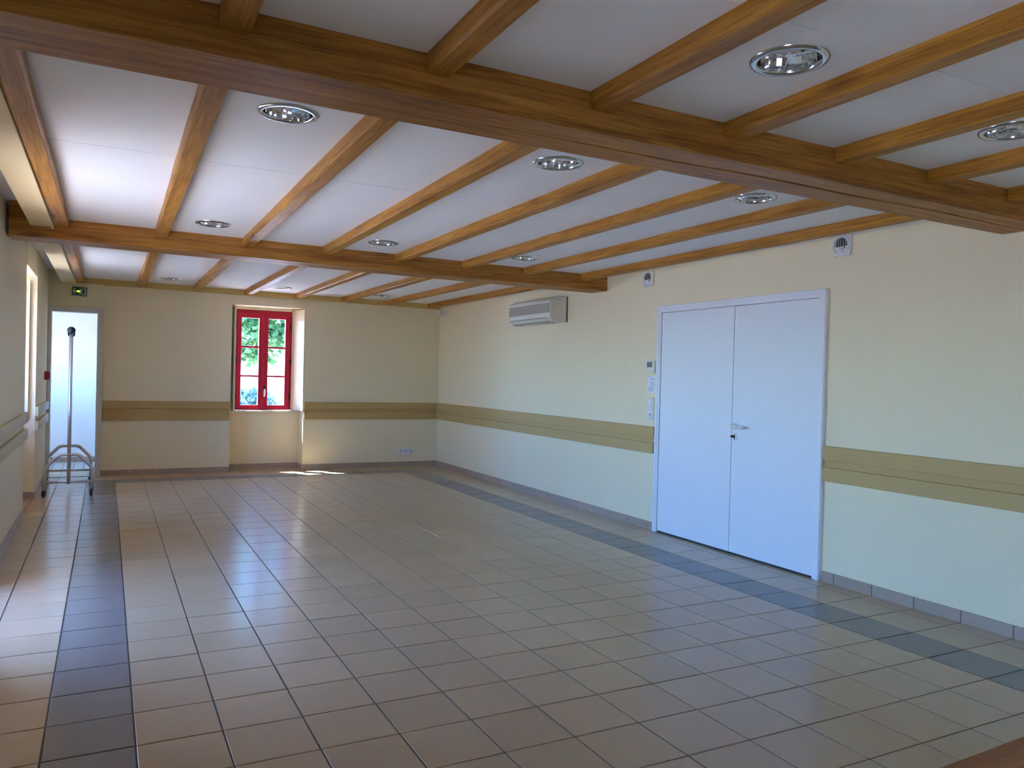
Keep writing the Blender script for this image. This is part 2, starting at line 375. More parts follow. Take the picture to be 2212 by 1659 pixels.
# ------------------------------------------------------------------ skirting tiles
def skirt(name, runs, label):
    root = struct_empty(name, label); mc = {}
    for (ax, ay, bx, by, nx, ny) in runs:   # a->b along the wall, (nx,ny) into the room
        L = math.hypot(bx-ax, by-ay); ux, uy = (bx-ax)/L, (by-ay)/L; t = 0.0
        first = (math.ceil(ay+1e-6)-ay) if abs(uy) > .5 and uy > 0 else 1.0
        while t < L-0.02:
            e = min(L, t+(first if t == 0 else 1.0)); ln = round(e-t, 3)
            m_ = MB().obox((ax+ux*(t+.008), ay+uy*(t+.008), -0.01), (ux*(ln-.016), uy*(ln-.016), 0), (nx*.035, ny*.035, 0), (0, 0, 0.25))
            part('tile', m_, 'skirt', root, 0.006); t = e
    return root
skirt('baseboard_right', [(XR, -6, XR, DW[0]-.02, -1, 0), (XR, DW[1]+.02, XR, YF, -1, 0)], 'brown skirting tiles along the right wall')
skirt('baseboard_far', [(NF[0]-.0, YF, -0.55, YF, 0, -1), (NF[1], 25.25, NF[0], 25.25, 0, -1), (NF[1], 25.25, NF[1], YF, -1, 0), (XR, YF, NF[1], YF, 0, -1)], 'brown skirting tiles along the far wall')
skirt('baseboard_left', [(XL1, DA[1], XL1, NB[0], 1, 0), (XL1, -5, XL1, DA[0], 1, 0), (-3.4, NB[1], XL2, NB[1], 0, -1), (XL2, NB[1], XL2, 24.2, 1, 0)], 'brown skirting tiles along the left wall')

# ------------------------------------------------------------------ chair rails: thin backing strip with two proud boards
def rail(name, a, bb, n, mat, back, label):
    """a, bb = ends in plan, n = direction into the room"""
    d = Vector((bb[0]-a[0], bb[1]-a[1], 0)); nn = Vector((n[0], n[1], 0)); A = Vector((a[0], a[1], 0))
    root = struct_empty(name, label)
    if back: part('backing_strip', MB().obox(A+Vector((0, 0, 2.6)), d, nn*.02, (0, 0, 0.27)), mat, root)
    for z0, z1 in ((2.335, 2.655), (2.825, 3.145)):
        part('board', MB().obox(A+Vector((0, 0, z0)), d, nn*.10, (0, 0, z1-z0)), mat, root, 0.006)
rail('trim_1', (XR, DW[1]+.05), (XR, YF), (-1, 0), 'rail', True, 'tan chair rail between the far corner and the double doors')
rail('trim_2', (XR, -8), (XR, DW[0]-.01), (-1, 0), 'rail', True, 'tan chair rail on the near side of the double doors')
rail('trim_3', (-0.52, YF), (NF[0]-.04, YF), (0, -1), 'rail', True, 'tan chair rail between the doorway and the red window')
rail('trim_4', (NF[1]+.02, YF), (XR-.06, YF), (0, -1), 'rail', True, 'tan chair rail between the red window and the corner')
rail('trim_5', (XL1, DA[1]+.1), (XL1, NB[0]+.06), (1, 0), 'rail_pale', False, 'pale chair rail boards on the near left wall')
rail('trim_6', (XL2, NB[1]-.05), (XL2, 24.05), (1, 0), 'rail_pale', False, 'pale chair rail boards beside the corridor doorway')

# ------------------------------------------------------------------ ceiling panels with holes for the downlights
LIGHTS = [(1.71, -1.65), (5.95, -1.59), (10.16, -1.58), (1.83, 7.72), (6.09, 7.72), (10.32, 7.63), (1.85, 21.81), (6.21, 21.81), (10.6, 21.82), (5.93, -6.37), (10.07, -6.28)]
b = MB(); b.box(-1.62, XR+.3, YN, 24.6, 8.62, 8.75); b.box(XL1-.1, -1.5, YN, 24.6, 8.45, 8.6); b.box(-1.62, -1.56, YN, 24.6, 7.92, 8.62)
ceiling = struct('ceiling', b, 'ceil', label='white panelled ceiling between the oak joists')
RH = 0.335
def panel(xa, xb, y0, y1):
    """xa, xb: functions of y"""
    g = 0.006
    q = [(xa(y0)+g, y0+g), (xb(y0)-g, y0+g), (xb(y1)-g, y1-g), (xa(y1)+g, y1-g)]
    bm = bmesh.new()
    outer = [bm.verts.new((x, y, cz(x, y))) for x, y in q]; loops = [outer]
    for lx, ly in LIGHTS:
        if y0 < ly < y1 and xa(ly) < lx < xb(ly):
            loops.append([bm.verts.new((lx+RH*math.cos(2*math.pi*k/32), ly+RH*math.sin(2*math.pi*k/32), cz(lx, ly))) for k in range(32)])
    ed = [bm.edges.new((L[k], L[(k+1) % len(L)])) for L in loops for k in range(len(L))]
    bmesh.ops.triangle_fill(bm, edges=ed, use_beauty=True)
    ex = bmesh.ops.extrude_edge_only(bm, edges=ed)
    for v in [e for e in ex['geom'] if isinstance(e, bmesh.types.BMVert)]: v.co.z += 0.06
    bm.verts.ensure_lookup_table()
    for v in bm.verts: v.co = v.co*S
    bmesh.ops.recalc_face_normals(bm, faces=bm.faces)
    me = bpy.data.meshes.new('panel'); bm.to_mesh(me); bm.free(); me.materials.append(M['ceil'])
    link('panel', me, ceiling)
xc = [lambda y: -1.6]+[(lambda y, i=i: jx(i, y)+.15) for i in (1, 3, 5, 7)]+[lambda y: XR+.05]
yc = [-22, -7.0, -4.0, 1.65, 9.95, 18.4, 22.77, 24.5]
for y0, y1 in zip(yc, yc[1:]):
    for xa, xb in zip(xc, xc[1:]): panel(xa, xb, y0, y1)

# ------------------------------------------------------------------ oak beams and joists
def timber(p0, p1, w0, h, seed, waney=0.012, crack=None, n=28):
    """lofted timber along p0->p1 (bottom centre line); cross-section right = horizontal, up = z; optional check in its underside"""
    rnd = random.Random(seed); p0, p1 = Vector(p0), Vector(p1); d = (p1-p0).normalized(); rt = d.cross(Vector((0, 0, 1))).normalized()
    ph = [rnd.uniform(0, 6.28) for _ in range(8)]
    vs = []; fs = []
    for i in range(n+1):
        t = i/n; c = p0.lerp(p1, t); L = t*(p1-p0).length
        wob = lambda k: waney*(math.sin(L*.9+ph[k])+.6*math.sin(L*2.3+ph[(k+3) % 8]))
        hw = w0/2; cx, cd_, cw = 0.0, 0.0, 0.012
        if crack:
            a, e, off, dep = crack
            if a < t < e:
                k = math.sin((t-a)/(e-a)*math.pi); cd_ = dep*min(1, k*2.5); cw = 0.012+0.026*k
            cx = off*hw+0.05*math.sin(L*.35+ph[1])+.02*math.sin(L*1.7+ph[2])
        ch = 0.02+waney*.6
        prof = [(-hw+wob(0)*.5, h), (-hw+wob(0)*.5, ch+wob(1)*.6), (-hw+ch+wob(2)*.6, 0), (cx-cw, 0), (cx, cd_), (cx+cw, 0),
                (hw-ch+wob(3)*.6, 0), (hw+wob(4)*.5, ch+wob(5)*.6), (hw+wob(4)*.5, h)]
        vs += [c+rt*x+Vector((0, 0, z)) for x, z in prof]
    k = len(prof)
    for i in range(n): fs += [(i*k+j, i*k+(j+1) % k, (i+1)*k+(j+1) % k, (i+1)*k+j) for j in range(k)]
    fs += [tuple(range(k))[::-1], tuple(n*k+j for j in range(k))]
    return MB().add(vs, fs)
def timber_thing(name, label, cat, group, mb, org, mat):
    o = link(name, mb.mesh(name, M[mat], org), None, org); return tag(o, label, cat, group, 'thing')
bz = lambda x, y: cz(x, y)-0.49
timber_thing('ceiling_beam', 'thick near oak beam crossing the whole ceiling, with a long dark crack underneath', 'beam', 'main oak ceiling beams',
    timber((-2.55, -4.02, bz(-2.55, -4.02)+.02), (14.47, -4.02, bz(14.47, -4.02)+.02), 0.95, 0.75, 3, 0.010, (0.36, 0.98, 0.02, 0.16), 70), (6, -4.02, 7.55), 'beam')
timber_thing('ceiling_beam', 'far oak beam crossing the ceiling in front of the air conditioner', 'beam', 'main oak ceiling beams',
    timber((-2.5, 9.95, bz(-2.5, 9.95)), (14.47, 9.95, bz(14.47, 9.95)), 0.92, 0.9, 5, 0.010, (0.30, 0.55, -0.1, 0.05), 50), (6, 9.95, 7.6), 'beam')
ORD = ['first', 'second', 'third', 'fourth', 'fifth', 'sixth', 'seventh']
BAYS = [(-21.9, -4.515, 'in the near bay', 'joists of the near ceiling bay'),
        (-3.525, 9.47, 'between the two beams', 'joists between the two beams'),
        (10.43, 24.19, 'beyond the far beam', 'joists of the far ceiling bay')]
for bi, (y0, y1, where, grp) in enumerate(BAYS):
    for i in range(0, 8):
        xa, xb, wd = (jx(i, y0), jx(i, y1), 0.29) if i else ((-1.555, -1.555, 0.30) if bi < 2 else (-1.555, -1.555, 0.29))
        a = (xa+wd/2, y0, cz(xa, y0)-0.21); e = (xb+wd/2, y1, cz(xb, y1)-0.21)
        if not any(in_view((xa+(xb-xa)*t, y0+(y1-y0)*t, 7.9), 0) for t in [k/20 for k in range(21)]): continue
        lab = 'oak joist %s, %s' % (where, 'against the cream pelmet board' if i == 0 else ('nearest the right wall' if i == 7 else ORD[i-1]+' right of the pelmet joist'))
        timber_thing('ceiling_joist', lab, 'joist', grp, timber(a, e, wd, 0.26, 20+bi*10+i, 0.009, None, 26), (xa, (y0+y1)/2, 7.9), 'joist')
# wall plate on the far wall under the joist ends
b = MB(); b.obox((-1.9, 24.2, cz(-1.9, 24.3)-0.235), (16.36, 0, -0.111), (0, 0.16, 0), (0, 0, 0.3))
struct('trim_7', b, 'plate', 0.01, label='wooden wall plate under the joist ends on the far wall')
# cream pelmet board along the left edge of the ceiling
b = MB(); b.box(-2.06, -1.565, YN, -4.5, 7.9, 7.98); b.box(-2.06, -1.565, -3.55, 9.5, 7.9, 7.98); b.box(-2.06, -1.565, 10.4, 24.25, 7.93, 8.01)
struct('trim_8', b, 'soffit', label='cream pelmet board along the left side of the ceiling')
b = MB(); b.box(-1.62, -1.57, YN, -4.5, 7.85, 7.92); b.box(-1.62, -1.57, -3.55, 9.5, 7.85, 7.92); b.box(-1.62, -1.57, 10.4, 24.25, 7.88, 7.95)
struct('trim_9', b, 'soffit', label='narrow cream lip between the pelmet board and the first joists')

# ------------------------------------------------------------------ recessed downlights
def make_downlight(x, y, label, lens_rot):
    z = cz(x, y); t = thing('recessed_downlight', label, 'downlight', (x, y, z), 'round recessed ceiling downlights'); c = (x, y, z)
    part('trim_ring', MB().lathe(c, (0, 0, -1), [(.315, -.02), (.318, .012), (.335, .03), (.385, .026), (.405, .010), (.408, -.004)], 40), 'ring', t)
    rf = MB(); rf.lathe(c, (0, 0, 1), [(.318, -.005), (.315, .06), (.295, .16), (.255, .25), (.19, .32), (.12, .335), (.0001, .335)], 28, smooth=False)
    part('reflector', rf, 'chrome', t)
    for s_ in (-1, 1):
        cx, cy = math.cos(lens_rot)*.08*s_, math.sin(lens_rot)*.08*s_
        dx, dy = -math.sin(lens_rot), math.cos(lens_rot)
        pts = fillet([(x+cx-dx*.2, y+cy-dy*.2, z+.17), (x+cx+dx*.16, y+cy+dy*.16, z+.17), (x+cx*1.7+dx*.16, y+cy*1.7+dy*.16, z+.17), (x+cx*1.7-dx*.2, y+cy*1.7-dy*.2, z+.17)], .05, 4)
        part('lamp_tube', MB().tube(pts, .028, 8), 'lamp', t)
    sp = MB()
    for k in range(3):
        a = lens_rot+.4+k*2*math.pi/3
        sp.tube([(x+.04*math.cos(a), y+.04*math.sin(a), z+.05), (x+.312*math.cos(a), y+.312*math.sin(a), z+.03)], .007, 6)
    sp.lathe((x, y, z+.05), (0, 0, 1), [(.0001, -.008), (.05, -.008), (.05, .008), (.0001, .008)], 14)
    part('spider_bracket', sp, 'lamp', t)
LL = ['left of the three downlights just beyond the thick beam', 'middle of the three downlights just beyond the thick beam', 'right of the three downlights just beyond the thick beam',
      'left of the three downlights just in front of the far beam', 'middle of the three downlights just in front of the far beam', 'right of the three downlights just in front of the far beam',
      'left of the three small downlights near the far wall', 'middle of the three small downlights near the far wall', 'right of the three small downlights near the far wall',
      'largest chrome downlight, in the near ceiling bay', 'downlight of the near bay cut by the right edge of the photo']
for i, (x, y) in enumerate(LIGHTS): make_downlight(x, y, LL[i], 0.5+0.7*i)

# ------------------------------------------------------------------ windows
def window(name, P, u0, u1, z0, z1, rows, label, shut=True):
    """P(u, d, z) maps local width / outward depth / height to the room"""
    root = struct_empty(name, label)
    def bx(mb, a0, a1, d0, d1, c0, c1):
        o = Vector(P(a0, d0, c0)); return mb.obox(o, Vector(P(a1, d0, c0))-o, Vector(P(a0, d1, c0))-o, Vector(P(a0, d0, c1))-o)
    f = MB(); fw = .11
    bx(f, u0, u0+fw, .06, .30, z0, z1); bx(f, u1-fw, u1, .06, .30, z0, z1); bx(f, u0+fw, u1-fw, .06, .30, z1-fw-.06, z1); bx(f, u0+fw, u1-fw, .06, .30, z0, z0+.07)
    part('window_frame', f, 'red', root, .012)
    um = (u0+u1)/2; st = .21
    for s_ in (0, 1):
        a0, a1 = (u0+fw, um-.004) if s_ == 0 else (um+.004, u1-fw)
        c0, c1 = z0+.07, z1-fw-.06
        cs = MB(); bx(cs, a0, a0+st, 0, .2, c0, c1); bx(cs, a1-st, a1, 0, .2, c0, c1)
        bx(cs, a0+st, a1-st, .01, .19, c0, c0+.16); bx(cs, a0+st, a1-st, .01, .19, c1-.22, c1)
        za, zb = c0+.16, c1-.22
        for k in range(1, rows):
            zc = za+(zb-za)*k/rows; bx(cs, a0+st, a1-st, .03, .17, zc-.045, zc+.045)
        if s_ == 0: bx(cs, a1-.06, a1+.06, -.035, 0.0, c0+.02, c1-.02)     # overlapping strip between the leaves
        cas = part('casement', cs, 'red', root, .012)
        for k in range(rows):
            g = MB(); bx(g, a0+st-.02, a1-st+.02, .095, .11, za+(zb-za)*k/rows, za+(zb-za)*(k+1)/rows); part('pane', g, 'glass', cas)
        for k in range(3):
            zc = c0+(c1-c0)*(.13+.37*k); uu = a0-.03 if s_ == 0 else a1+.03
            h = MB(); h.tube([P(uu, -.03, zc-.13), P(uu, -.03, zc+.13)], .035, 8); part('hinge', h, 'iron', root)
    zc = z0+(z1-z0)*.185; h = MB(); bx(h, um+.01, um+.11, -.06, -.03, zc-.05, zc+.26)
    part('handle_plate', h, 'iron', root, .01)
    pts = [P(um+.06, -.07-.05*math.sin(math.pi*min(1, t*1.3)), zc+.12-.36*t) for t in [k/10 for k in range(11)]]
    part('handle', MB().tube(pts, [.03+.012*math.sin(math.pi*k/10) for k in range(11)], 8), 'steel', root)
    return root
PF = lambda u, d, z: (u, 25.33+d, z)
PL = lambda x: (lambda u, d, z: (x-d, u, z))
window('window_1', PF, 4.79, 7.40, 2.72, 7.37, 3, 'red casement window with six panes in the far wall')
window('window_2', PL(-3.5), NB[0]+.22, NB[1]-.22, 2.72, 7.4, 3, 'red window deep in the left wall niche')
window('door_3', PL(-3.5), DA[0]+.05, DA[1]-.05, 0.02, 6.9, 4, 'glazed double door in the left wall')
window('door_4', PL(-3.5), DC[0]+.05, DC[1]-.05, 0.02, 6.9, 4, 'glazed double door in the left wall behind the camera')
# sill ledges and lining strips of the niches
struct('trim_10', MB().box(NF[0]+.02, NF[1]-.02, 25.16, 25.5, 2.6, 2.7), 'shutter', .01, label='cream sill ledge under the red window')
struct('trim_11', MB().box(-3.7, -3.36, NB[0]+.02, NB[1]-.02, 2.6, 2.7), 'shutter', .01)
b = MB(); b.box(NF[0]+.02, 4.80, 25.25, 25.42, 2.7, 7.45); b.box(7.39, NF[1]-.02, 25.25, 25.42, 2.7, 7.45); b.box(NF[0]+.02, NF[1]-.02, 25.25, 25.42, 7.36, 7.47)
struct('trim_12', b, 'shutter', .01, label='cream lining around the red window frame')
# folded inside shutters: leaf plus raised panels
def shutter(name, a, e, z0, z1, th, face, label, org):
    """leaf in plan from a to e; face = +1 / -1 which side carries the raised panels"""
    A, E_ = Vector((*a, 0)), Vector((*e, 0)); d = E_-A; nrm = Vector((-d.y, d.x, 0)).normalized()
    t = thing(name, label, 'shutter', org, 'folded inside shutters')
    part('leaf', MB().obox(A+Vector((0, 0, z0)), d, nrm*th, (0, 0, z1-z0)), 'shutter', t, .008)
    o = A+(nrm*th if face > 0 else nrm*0)
    H = z1-z0
    for c0, c1 in ((.04, .44), (.475, .965)):
        q = MB().obox(o+d*.16+Vector((0, 0, z0+H*c0)), d*.68, nrm*(.018*face), (0, 0, H*(c1-c0))); part('panel', q, 'shutter', t, .014)
shutter('window_shutter', (7.46, 25.24), (7.735, 24.33), 2.72, 7.43, .05, 1, 'cream panelled shutter folded back on the right of the red window', (7.6, 24.8, 2.7))
shutter('window_shutter', (4.72, 25.24), (4.66, 24.27), 2.72, 7.43, .06, -1, 'cream shutter seen edge-on at the left of the red window', (4.7, 24.8, 2.7))
shutter('window_shutter', (-3.42, NB[1]-.1), (-2.72, NB[1]-.1), 2.72, 7.43, .07, -1, 'pale shutter folded inside the left wall niche', (-3.1, 18.6, 2.7))

# ------------------------------------------------------------------ white double door in the right wall
dr = struct_empty('door_1', 'white double door in the right wall')
y0, y1 = DW; zt = 6.80
b = MB(); b.box(XR-.10, XR+.02, y0, y0+.20, 0, zt); b.box(XR-.10, XR+.02, y1-.20, y1, 0, zt); b.box(XR-.10, XR+.02, y0+.2, y1-.2, zt-.20, zt)
fr = part('frame', b, 'frame_white', dr, .006)
b = MB(); b.box(XR-.112, XR-.1, y1-.12, y1-.02, 0, zt-.1); b.box(XR-.112, XR-.1, y0+.02, y0+.09, 0, zt-.1); b.box(XR-.112, XR-.1, y0+.02, y1-.02, zt-.1, zt-.02)
part('moulding', b, 'frame_white', fr)
ym = 3.365
l1 = part('door_leaf', MB().box(XR-.075, XR+.01, ym+.008, y1-.215, .055, zt-.215), 'door', dr, .006)
l2 = part('door_leaf', MB().box(XR-.075, XR+.01, y0+.215, ym-.008, .055, zt-.215), 'door', dr, .006)
part('threshold_or_gap_shade', MB().box(XR-.03, XR+.01, y0+.2, y1-.2, 0.001, .052), 'black', dr)  # black strip painted in for the shaded gap under the leaves
b = MB(); b.box(XR-.012, XR+.0, ym-.008, ym+.008, .055, zt-.2); b.box(XR-.03, XR, y1-.215, y1-.2, .055, zt-.2)
part('gap_shade_strip', b, 'gap_shade', dr)  # dark filler set into the joints, standing in for their shade
h = MB(); hx = XR-.075; hy, hz = 3.22, 3.40
h.lathe((hx, hy, hz), (-1, 0, 0), [(.0001, .03), (.07, .03), (.085, .02), (.088, 0)], 18)
h.tube(fillet([(hx, hy, hz), (hx-.2, hy, hz), (hx-.2, hy-.46, hz-.01)], .06), .042, 10)
part('handle', h, 'white_plastic', l2)
h = MB().lathe((hx, hy, 3.12), (-1, 0, 0), [(.0001, .03), (.08, .03), (.095, .018), (.098, 0)], 18); part('lock_rose', h, 'white_plastic', l2)
h = MB(); h.box(hx-.036, hx-.028, hy-.02, hy+.02, 3.09, 3.18); h.box(hx-.036, hx-.028, hy-.01, hy+.01, 3.05, 3.10); h.box(hx-.16, hx-.03, hy-.012, hy+.012, 3.11, 3.17)
part('key', h, 'black', l2)

# ------------------------------------------------------------------ corridor doorway frame
dr = struct_empty('door_2', 'off-white frame of the open corridor doorway')
b = MB(); b.box(-0.755, -0.555, 24.14, 24.66, 0, 6.95); b.box(-2.51, -2.38, 24.14, 24.66, 0, 6.95); b.box(-2.38, -0.755, 24.14, 24.66, 6.75, 6.95)
fr = part('frame', b, 'frame_pink', dr, .012)
b = MB(); b.box(-0.60, -0.54, 24.10, 24.2, 0, 6.97); b.box(-2.52, -0.54, 24.10, 24.2, 6.92, 6.98)
part('moulding', b, 'frame_pink', fr, .006)
part('strike_plate', MB().box(-0.765, -0.75, 24.3, 24.4, 2.75, 3.1), 'steel', dr)
part('threshold_or_gap_shade', MB().box(-2.38, -0.755, 24.30, 24.42, -.01, .012), 'grout', dr)
b = MB()
for k in range(10): b.box(-5+k*.5, -4.512+k*.5, 29.965, 30.0, 0, .25)
part('tile', b, 'skirt', struct_empty('baseboard_corridor', 'skirting in the corridor')) 

# ------------------------------------------------------------------ air conditioner
t = thing('air_conditioner', 'off-white wall air conditioner on the right wall under the far beam', 'air conditioner', (XR, 13.6, 7.0))
ya, yb = 12.03, 15.25; xb_ = XR; xf = 13.75
prof = [(xb_, 6.60), (xb_-.30, 6.56), (xf+.12, 6.62), (xf, 6.74), (xf-.01, 7.34), (xf+.05, 7.42), (xf+.34, 7.53), (xb_, 7.55)]
part('casing', MB().prism([(x, ya, z) for x, z in prof], (0, yb-ya, 0)), 'ac_white', t, .02)
part('intake_grille', MB().box(xf-.025, xf+.01, ya+.05, yb-.05, 6.92, 7.27), 'ac_grey', t, .006, label='grey front intake grille')
b = MB()
for k in range(10): b.box(xf-.034, xf-.02, ya+.06, yb-.06, 6.935+k*.034, 6.945+k*.034)
o = part('grille_slats', b, 'ac_grey', t); o['kind'] = 'stuff'
def under(xa, xb2): return lambda x: 0
for k, (xa, za, xe, ze) in enumerate([(xf+.035, 6.70, xf+.10, 6.635), (xf+.15, 6.605, xf+.25, 6.585)]):
    part('louvre', MB().prism([(xa, ya+.25, za-.012), (xe, ya+.25, ze-.012), (xe, ya+.25, ze-.03), (xa, ya+.25, za-.03)], (0, yb-ya-.4, 0)), 'ac_white', t)
b = MB(); b.box(xf-.002, xf+.03, ya+.22, yb-.12, 6.735, 6.752); b.box(xf+.115, xf+.14, ya+.22, yb-.12, 6.585, 6.612); b.box(xf+.27, xf+.29, ya+.22, yb-.12, 6.555, 6.575)
part('outlet_slot', b, 'black', t)
b = MB(); b.box(XR-.03, XR-.001, ya-.025, ya+.02, 6.6, 7.52); part('back_plate', b, 'black', t)
part('side_seam', MB().box(xf+.2, xf+.5, ya-.004, ya+.002, 7.40, 7.42), 'ac_grey', t)

# ------------------------------------------------------------------ fresh-air vents on the right wall
def vent(y, z, label):
    t = thing('air_vent', label, 'vent', (XR, y, z), 'square air vents on the right wall'); hw = .24
    part('cover_plate', MB().box(XR-.07, XR, y-hw, y+hw, z-hw, z+hw), 'white_plastic', t, .02)
    part('round_rim', MB().lathe((XR-.07, y, z), (-1, 0, 0), [(.225, 0), (.225, .03), (.205, .04), (.19, .03), (.19, 0)], 28), 'white_plastic', t)
    poly = [(XR-.072, y+.15, z-.03), (XR-.072, y-.15, z-.03)]+[(XR-.072, y+.165*math.cos(a)*-1, z+.0+.175*math.sin(a)) for a in [math.pi*k/10 for k in range(11)]]
    part('opening', MB().prism([(p[0]-.004, p[1], p[2]) for p in poly], (.006, 0, 0)), 'black', t)
    for k in range(5):
        yy = y-.13+.065*k; top = z+math.sqrt(max(.0, .165**2-(yy-y)**2))
        part('slat', MB().box(XR-.088, XR-.074, yy-.010, yy+.010, z-.03, top), 'ac_grey', t)
    part('sensor_dome', MB().lathe((XR-.07, y, z-.13), (-1, 0, 0), [(.075, 0), (.07, .03), (.045, .055), (.0001, .065)], 16), 'white_plastic', t)
    part('slot', MB().box(XR-.082, XR-.072, y-.13, y-.06, z-.075, z-.055), 'black', t)
vent(0.02, 7.745, 'larger-looking square white vent high above the right door leaf')
vent(7.19, 7.70, 'smaller-looking square white vent high up left of the double doors')

# ------------------------------------------------------------------ small wall devices
t = thing('thermostat', 'white wall thermostat with grey screen, left of the double doors', 'thermostat', (XR, 6.93, 4.97))
part('case', MB().box(XR-.10, XR, 6.735, 7.11, 4.79, 5.16), 'ac_white', t, .015)
part('screen', MB().box(XR-.108, XR-.098, 6.82, 7.07, 4.96, 5.12), 'lcd', t)
t = thing('paper_notice', 'bluish paper notice taped under the thermostat', 'notice', (XR, 6.9, 4.43))
part('sheet', MB().box(XR-.008, XR, 6.70, 7.14, 4.17, 4.70), 'paper', t)
b = MB(); rnd = random.Random(4)
rowsz = [(4.655, .012, 6.95, 7.11), (4.60, .014, 6.78, 6.98), (4.57, .014, 6.78, 6.98)]+[(4.50-.026*k, .009, 6.76, 7.02+rnd.uniform(-.04, .02)) for k in range(5)]+[(4.345-.024*k, .010, 6.80+rnd.uniform(0, .06), 7.09) for k in range(6)]
for z, hh, a, c in rowsz:
    u = c
    while u > a+.02:
        l = min(u-a, rnd.uniform(.03, .08)); b.box(XR-.0095, XR-.007, u-l, u, z, z+hh); u -= l+.016
b.box(XR-.0095, XR-.007, 6.72, 6.94, 4.352, 4.357); b.box(XR-.0095, XR-.007, 6.72, 6.726, 4.36, 4.60)
part('print', b, 'ink', t, label='small illegible grey print')
t = thing('switch_panel', 'vertical white plate with two light switches and a socket, beside the double doors', 'light switch', (XR, 6.92, 3.7))
part('plate', MB().box(XR-.04, XR, 6.79, 7.06, 3.36, 4.04), 'white_plastic', t, .012)
for zc in (3.925, 3.70):
    r = part('rocker', MB().box(XR-.062, XR-.038, 6.835, 7.015, zc-.085, zc+.085), 'white_plastic', t, .008)
part('socket_well', MB().lathe((XR-.042, 6.925, 3.475), (-1, 0, 0), [(.085, 0), (.085, .022), (.07, .022), (.066, -.01), (.0001, -.01)], 20), 'white_plastic', t)
b = MB()
for s_ in (-1, 1): b.lathe((XR-.036, 6.925+.032*s_, 3.475), (-1, 0, 0), [(.014, 0), (.014, .004), (.0001, .004)], 10)
b.lathe((XR-.036, 6.925, 3.515), (-1, 0, 0), [(.011, 0), (.011, .03), (.0001, .03)], 10); part('socket_hole', b, 'black', t)
t = thing('socket_panel', 'horizontal white triple socket plate low on the far wall near the corner', 'socket', (12.84, YF, .75))
part('plate', MB().box(12.43, 13.25, YF-.05, YF, .59, .92), 'white_plastic', t, .014)
for k in range(2):
    xx = 12.58+.26*k
    w_ = part('socket_well', MB().lathe((xx, YF-.05, .755), (0, -1, 0), [(.10, 0), (.10, .02), (.085, .02), (.08, .002), (.0001, .002)], 20), 'white_plastic', t)
    b = MB()
    for dx, dz in ((-.04, -.03), (.04, -.03), (0, .045)): b.lathe((xx+dx, YF-.053, .76+dz), (0, -1, 0), [(.02, 0), (.02, .006), (.0001, .006)], 10)
    part('socket_hole', b, 'black', w_)
part('aerial_socket', MB().lathe((13.08, YF-.05, .745), (0, -1, 0), [(.085, 0), (.085, .018), (.06, .022), (.0001, .022)], 18), 'white_plastic', t)
part('aerial_hole', MB().lathe((13.08, YF-.073, .745), (0, -1, 0), [(.032, 0), (.032, .004), (.0001, .004)], 12), 'black', t)
t = thing('motion_sensor', 'small cream motion sensor on a bracket in the far right corner under the joists', 'sensor', (XR, 23.4, 7.55))
part('bracket', MB().box(XR-.09, XR, 23.28, 23.42, 7.42, 7.64), 'cream_plastic', t, .01)
R_ = Matrix.Rotation(0.45, 3, 'Y') @ Matrix.Rotation(0.25, 3, 'Z'); o_ = Vector((XR-.14, 23.3, 7.64))
part('housing', MB().obox(o_, R_ @ Vector((-.26, 0, 0)), R_ @ Vector((0, .24, 0)), R_ @ Vector((0, 0, -.30))), 'cream_plastic', t, .025)
part('lens', MB().obox(o_+R_ @ Vector((-.265, .03, -.05)), R_ @ Vector((-.02, 0, 0)), R_ @ Vector((0, .18, 0)), R_ @ Vector((0, 0, -.22))), 'white_plastic', t, .008)
t = thing('call_point', 'small red fire alarm call point on the left wall beside the corridor doorway', 'alarm', (XL2, 23.0, 4.17))
part('box', MB().box(XL2, XL2+.17, 22.85, 23.2, 4.0, 4.33), 'red_plastic', t, .02)
part('cover', MB().box(XL2+.168, XL2+.185, 22.92, 23.13, 4.07, 4.26), 'red_plastic', t, .006)
# emergency exit sign
t = thing('exit_sign', 'green emergency exit sign with amber light above the corridor doorway', 'exit sign', (-1.43, 24.2, 7.6))
rt = Matrix.Rotation(math.radians(3.2), 3, 'Y') @ Matrix.Rotation(math.radians(-9), 3, 'Z')
def sg(x, y, z): return Vector((-1.43, 24.08, 7.60))+rt @ Vector((x, y, z))
def sbox(mb, x0, x1, z0, z1, y0, y1):
    o = sg(x0, y0, z0); return mb.obox(o, sg(x1, y0, z0)-o, sg(x0, y1, z0)-o, sg(x0, y0, z1)-o)
part('housing', sbox(MB(), -.32, .29, -.20, .19, 0.0, .14), 'cream_plastic', t, .012)
pl = part('pictogram_plate', sbox(MB(), -.265, .28, -.17, .18, -.02, .0), 'green', t)
def sprism(pts): return MB().prism([sg(x, -.023, z) for x, z in pts], rt @ Vector((0, .004, 0)))
part('arrow', sprism([(-.235, 0), (-.16, .12), (-.13, .12), (-.175, .028), (-.06, .028), (-.06, -.028), (-.175, -.028), (-.13, -.12), (-.16, -.12)]), 'sign_white', pl)
b = MB()
for pts in ([(.12, .13), (.25, .13), (.25, -.14), (.21, -.14), (.21, .095), (.12, .095)], [(.12, -.14), (.25, -.14), (.25, -.105), (.12, -.105)]):
    b.prism([sg(x, -.023, z) for x, z in pts], rt @ Vector((0, .004, 0)))
part('door_symbol', b, 'sign_white', pl)
b = MB(); b.prism([sg(.06+.028*math.cos(a), -.023, .10+.028*math.sin(a)) for a in [k*math.pi/5 for k in range(10)]], rt @ Vector((0, .004, 0)))
